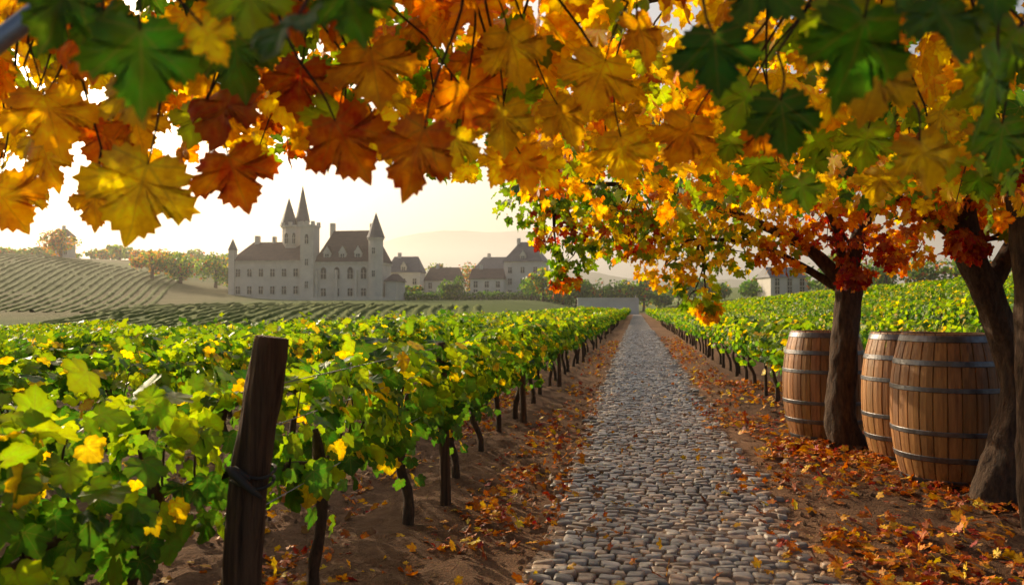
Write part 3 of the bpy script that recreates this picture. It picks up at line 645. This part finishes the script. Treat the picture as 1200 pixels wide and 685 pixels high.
for i in range(5): b.box('piers',i*2.8,i*2.8+.5,-.12,-.003,-1,2.0)
b.fin({'_':M_wall2})
p=at(186,-31); b=Bld('garden_wall',(p[0],p[1],float(g(p[0],p[1]))),YAW); b.box('wall',0,42,0,.4,-2,1.9); b.box('coping',-.1,42.1,-.1,.5,1.9,2.1); b.fin({'_':M_wall})
# ---------------- distant vegetation
def fartree(A,B,d,s,H,R,mixd,n=900,ls=(.35,.6),slim=1.0,h0=None):
    p=at(d,s); z=float(g(p[0],p[1])) if h0 is None else h0
    tube(B,[(p[0],p[1],z-.5),(p[0]+.2,p[1],z+H*.3),(p[0],p[1],z+H*.7)],[R*.09,R*.06,R*.02],8,.1,sub=2)
    lob=[(rv(1)[0]*np.array([.6,.6,.6])*R*np.array([1,1,H*.4/R]),rng.uniform(.3,.6)) for _ in range(10)]
    for o,rr in lob:
        m=n//10; q=rv(m)*rng.uniform(.3,1,(m,1))**.5*rr*R; q[:,2]*=slim*H*.45/R
        pos=np.array([p[0],p[1],z+H*.45])+o*np.array([1,1,.8])+q
        leaves(A,pos,rv(m),nrmz(q)+rv(m)*.6,rng.uniform(*ls,m),pick(m,mixd),T_quad)
DG=dict(green=1,ygreen=.3); OL=dict(green=1.2,gold=.15,rust=.15,ygreen=.8); OT=dict(orange=.3,rust=.3,gold=.7,ygreen=.8,green=.5)
for d_,s_,H_,R_,m_ in [(192,-80,10,5.4,OL),(196,-73,10.5,5.4,OL),(190,-86,8.5,5,OT),(215,-122,10,5.5,OT),(225,-21,13,5,OL),(222,-12,12,4.5,OT),(186,-15,5.5,3,DG),(188,-24,4.5,3,OL),(198,-67,8.5,4.8,OL)]:
    A=Acc();B=Acc(); e=empty('distant_tree'); fartree(A,B,d_,s_,H_,R_,m_,1100); A.make('crown',M_leaff,e); B.make('trunk',M_bark,e)
A=Acc();B=Acc(); e=empty('cypress_tree'); fartree(A,B,187,-12.5,7,1.6,DG,600,(.25,.4),1.2); A.make('crown',M_leaff,e); B.make('trunk',M_bark,e)
A=Acc();B=Acc()
for i in range(26):
    s_=4+i*3.1+rng.uniform(-1,1); fartree(A,B,176+rng.uniform(-8,10),s_,rng.uniform(6,10.5) if i<9 else rng.uniform(4.5,7.5),rng.uniform(3,4.5),OL if i%3 else DG,500,(.4,.7))
for i in range(14): fartree(A,B,150+rng.uniform(-5,10),60+i*4.5,rng.uniform(7,11),rng.uniform(3.5,5),OL,450,(.4,.7))
for i in range(44): fartree(A,B,245+rng.uniform(-10,30),-190+i*2.9+rng.uniform(-2,2),rng.uniform(3,6.5),rng.uniform(3,5.5),OL if i%3 else OT,260,(.5,.9))
e=empty('distant_trees'); A.make('crowns',M_leaff,e); B.make('trunks',M_bark,e)
A=Acc(); n=3000; s_=rng.uniform(-33,14,n); dd=183+rng.normal(size=n)*.7; px,py=dd*Fx+s_*Rx,dd*Fy+s_*Ry
leaves(A,np.stack([px,py,g(px,py)+rng.uniform(0,1.9,n)*(1+.2*fn(s_,s_*0,.7,2))],-1),rv(n),rv(n)+np.array([0,-.4,.6]),rng.uniform(.3,.5,n),pick(n,dict(green=1,ygreen=.15)),T_quad); A.make('hedge',M_leaff)
# distant vineyard rows
A=Acc()
def strip(xa,ya,xb,yb,w,h):
    L=math.hypot(xb-xa,yb-ya); k=max(3,int(L/1.6)); u=np.linspace(0,1,k); x=xa+(xb-xa)*u; y=ya+(yb-ya)*u
    x=x+1.2*np.sin(u*5+ya*.01); nx_,ny_=-(yb-ya)/L,(xb-xa)/L; V=[]
    zz=g(x,y)
    gap=(fn(x,y,.35,7)>-.75)*1.0
    for off,hh in ((-.5,-.05),(-.42,.75),(0,1.0),(.42,.75),(.5,-.05)):
        o=off*w*(1+.3*rng.normal(size=k)*.5); V.append(np.stack([x+nx_*o,y+ny_*o,zz-.1+(.1+h*hh)*gap*(1+.3*rng.normal(size=k))],-1))
    V=np.stack(V,1).reshape(-1,3); F=[]
    for i in range(k-1):
        for j in range(4): a_=i*5+j; F+=[(a_,a_+1,a_+6),(a_,a_+6,a_+5)]
    A.add(V,F,(1,1,1))
x=-14
while x>-70: strip(x,72+3*math.sin(x*.3),x-9,124+5*math.sin(x*.1),.9,.3); x-=2.1
x=-88
while x>-230: strip(x+16,104,x-26,188,.8,.22); x-=2.0
A.make('distant_vineyard',M_row,None,True)
# ---------------- hills
def ridge(name,d0,s0,s1,fun,c1,c2,depth=500):
    ss=np.linspace(s0,s1,240); rows=[]
    for t in np.linspace(0,1,16):
        dd=d0+depth*t; hh=fun(ss)*math.sin(t*math.pi/2)**.8+(fn(ss,ss*0+dd,.008,3)*9+fn(ss,ss*0+dd,.03,3)*3)*t
        rows.append(np.stack([dd*Fx+ss*Rx,dd*Fy+ss*Ry,hh-6*(1-t)],-1))
    V=np.array(rows).reshape(-1,3); ix=np.arange(16*240).reshape(16,240)
    F=np.stack([ix[:-1,:-1],ix[:-1,1:],ix[1:,1:],ix[1:,:-1]],-1).reshape(-1,4)
    mk(name,V,F,solid(name+'_mat',c1,c2,.012,1.0,spec=0))
ridge('hills',1500,-3200,3200,lambda s: 55+165*np.exp(-((s+130)/420)**2)+60*np.exp(-((s-900)/500)**2)+14*np.sin(s*.007)+6*np.sin(s*.021)+90*sm((s-0)/500)+35*np.exp(-((s+1000)/300)**2),(.42,.38,.31),(.34,.30,.24),700)
ridge('hills',620,-1600,1600,lambda s: 24+8*np.sin(s*.011+1)+4*np.sin(s*.033)+10*sm((s+50)/200),(.30,.29,.21),(.22,.22,.15),220)
# ---------------- morning haze (scattering air lying over the valley)
hm,nt,out=nodes('haze_mat')
vs=nt.nodes.new('ShaderNodeVolumeScatter'); vs.inputs['Color'].default_value=(1,.91,.79,1); vs.inputs['Density'].default_value=.0010; vs.inputs['Anisotropy'].default_value=.45
nt.links.new(vs.outputs[0],out.inputs['Volume'])
x0,x1,y0,y1,z0,z1=-3000,3000,95,2400,-40,125
V=[(x,y,z) for z in (z0,z1) for x,y in ((x0,y0),(x1,y0),(x1,y1),(x0,y1))]
mk('haze',V,[(0,1,5,4),(1,2,6,5),(2,3,7,6),(3,0,4,7),(4,5,6,7),(3,2,1,0)],hm,smooth=False)
# ---------------- light, world, camera
EL=21; AZ=-50
Sd=Vector((math.sin(math.radians(AZ))*math.cos(math.radians(EL)),math.cos(math.radians(AZ))*math.cos(math.radians(EL)),math.sin(math.radians(EL))))
sl=D.lights.new('sun','SUN'); sl.energy=5.0; sl.angle=math.radians(.5); sl.color=(1,.80,.54)
so=link(D.objects.new('sun',sl)); so.rotation_euler=Sd.to_track_quat('Z','Y').to_euler(); so.location=(-20,0,20)
w=D.worlds.new('World'); sc.world=w; w.use_nodes=True; nt=w.node_tree; bg=nt.nodes['Background']
sk=nt.nodes.new('ShaderNodeTexSky'); sk.sky_type='NISHITA'; sk.sun_disc=False; sk.sun_elevation=math.radians(EL); sk.sun_rotation=math.radians(AZ); sk.dust_density=7; sk.air_density=1.0; sk.ozone_density=.3
nt.links.new(sk.outputs[0],bg.inputs[0]); bg.inputs[1].default_value=.15
cam=D.cameras.new('camera'); cam.lens=28; cam.sensor_width=36; cam.clip_end=8000; cam.clip_start=.05
cam.dof.use_dof=True; cam.dof.focus_distance=5.0; cam.dof.aperture_fstop=4.5
co=link(D.objects.new('camera',cam)); co.location=(0,0,1.3); co.rotation_euler=(math.radians(90+1.08),0,YAW)
sc.camera=co
sc.view_settings.view_transform='Standard'; sc.view_settings.look='None'; sc.view_settings.exposure=0
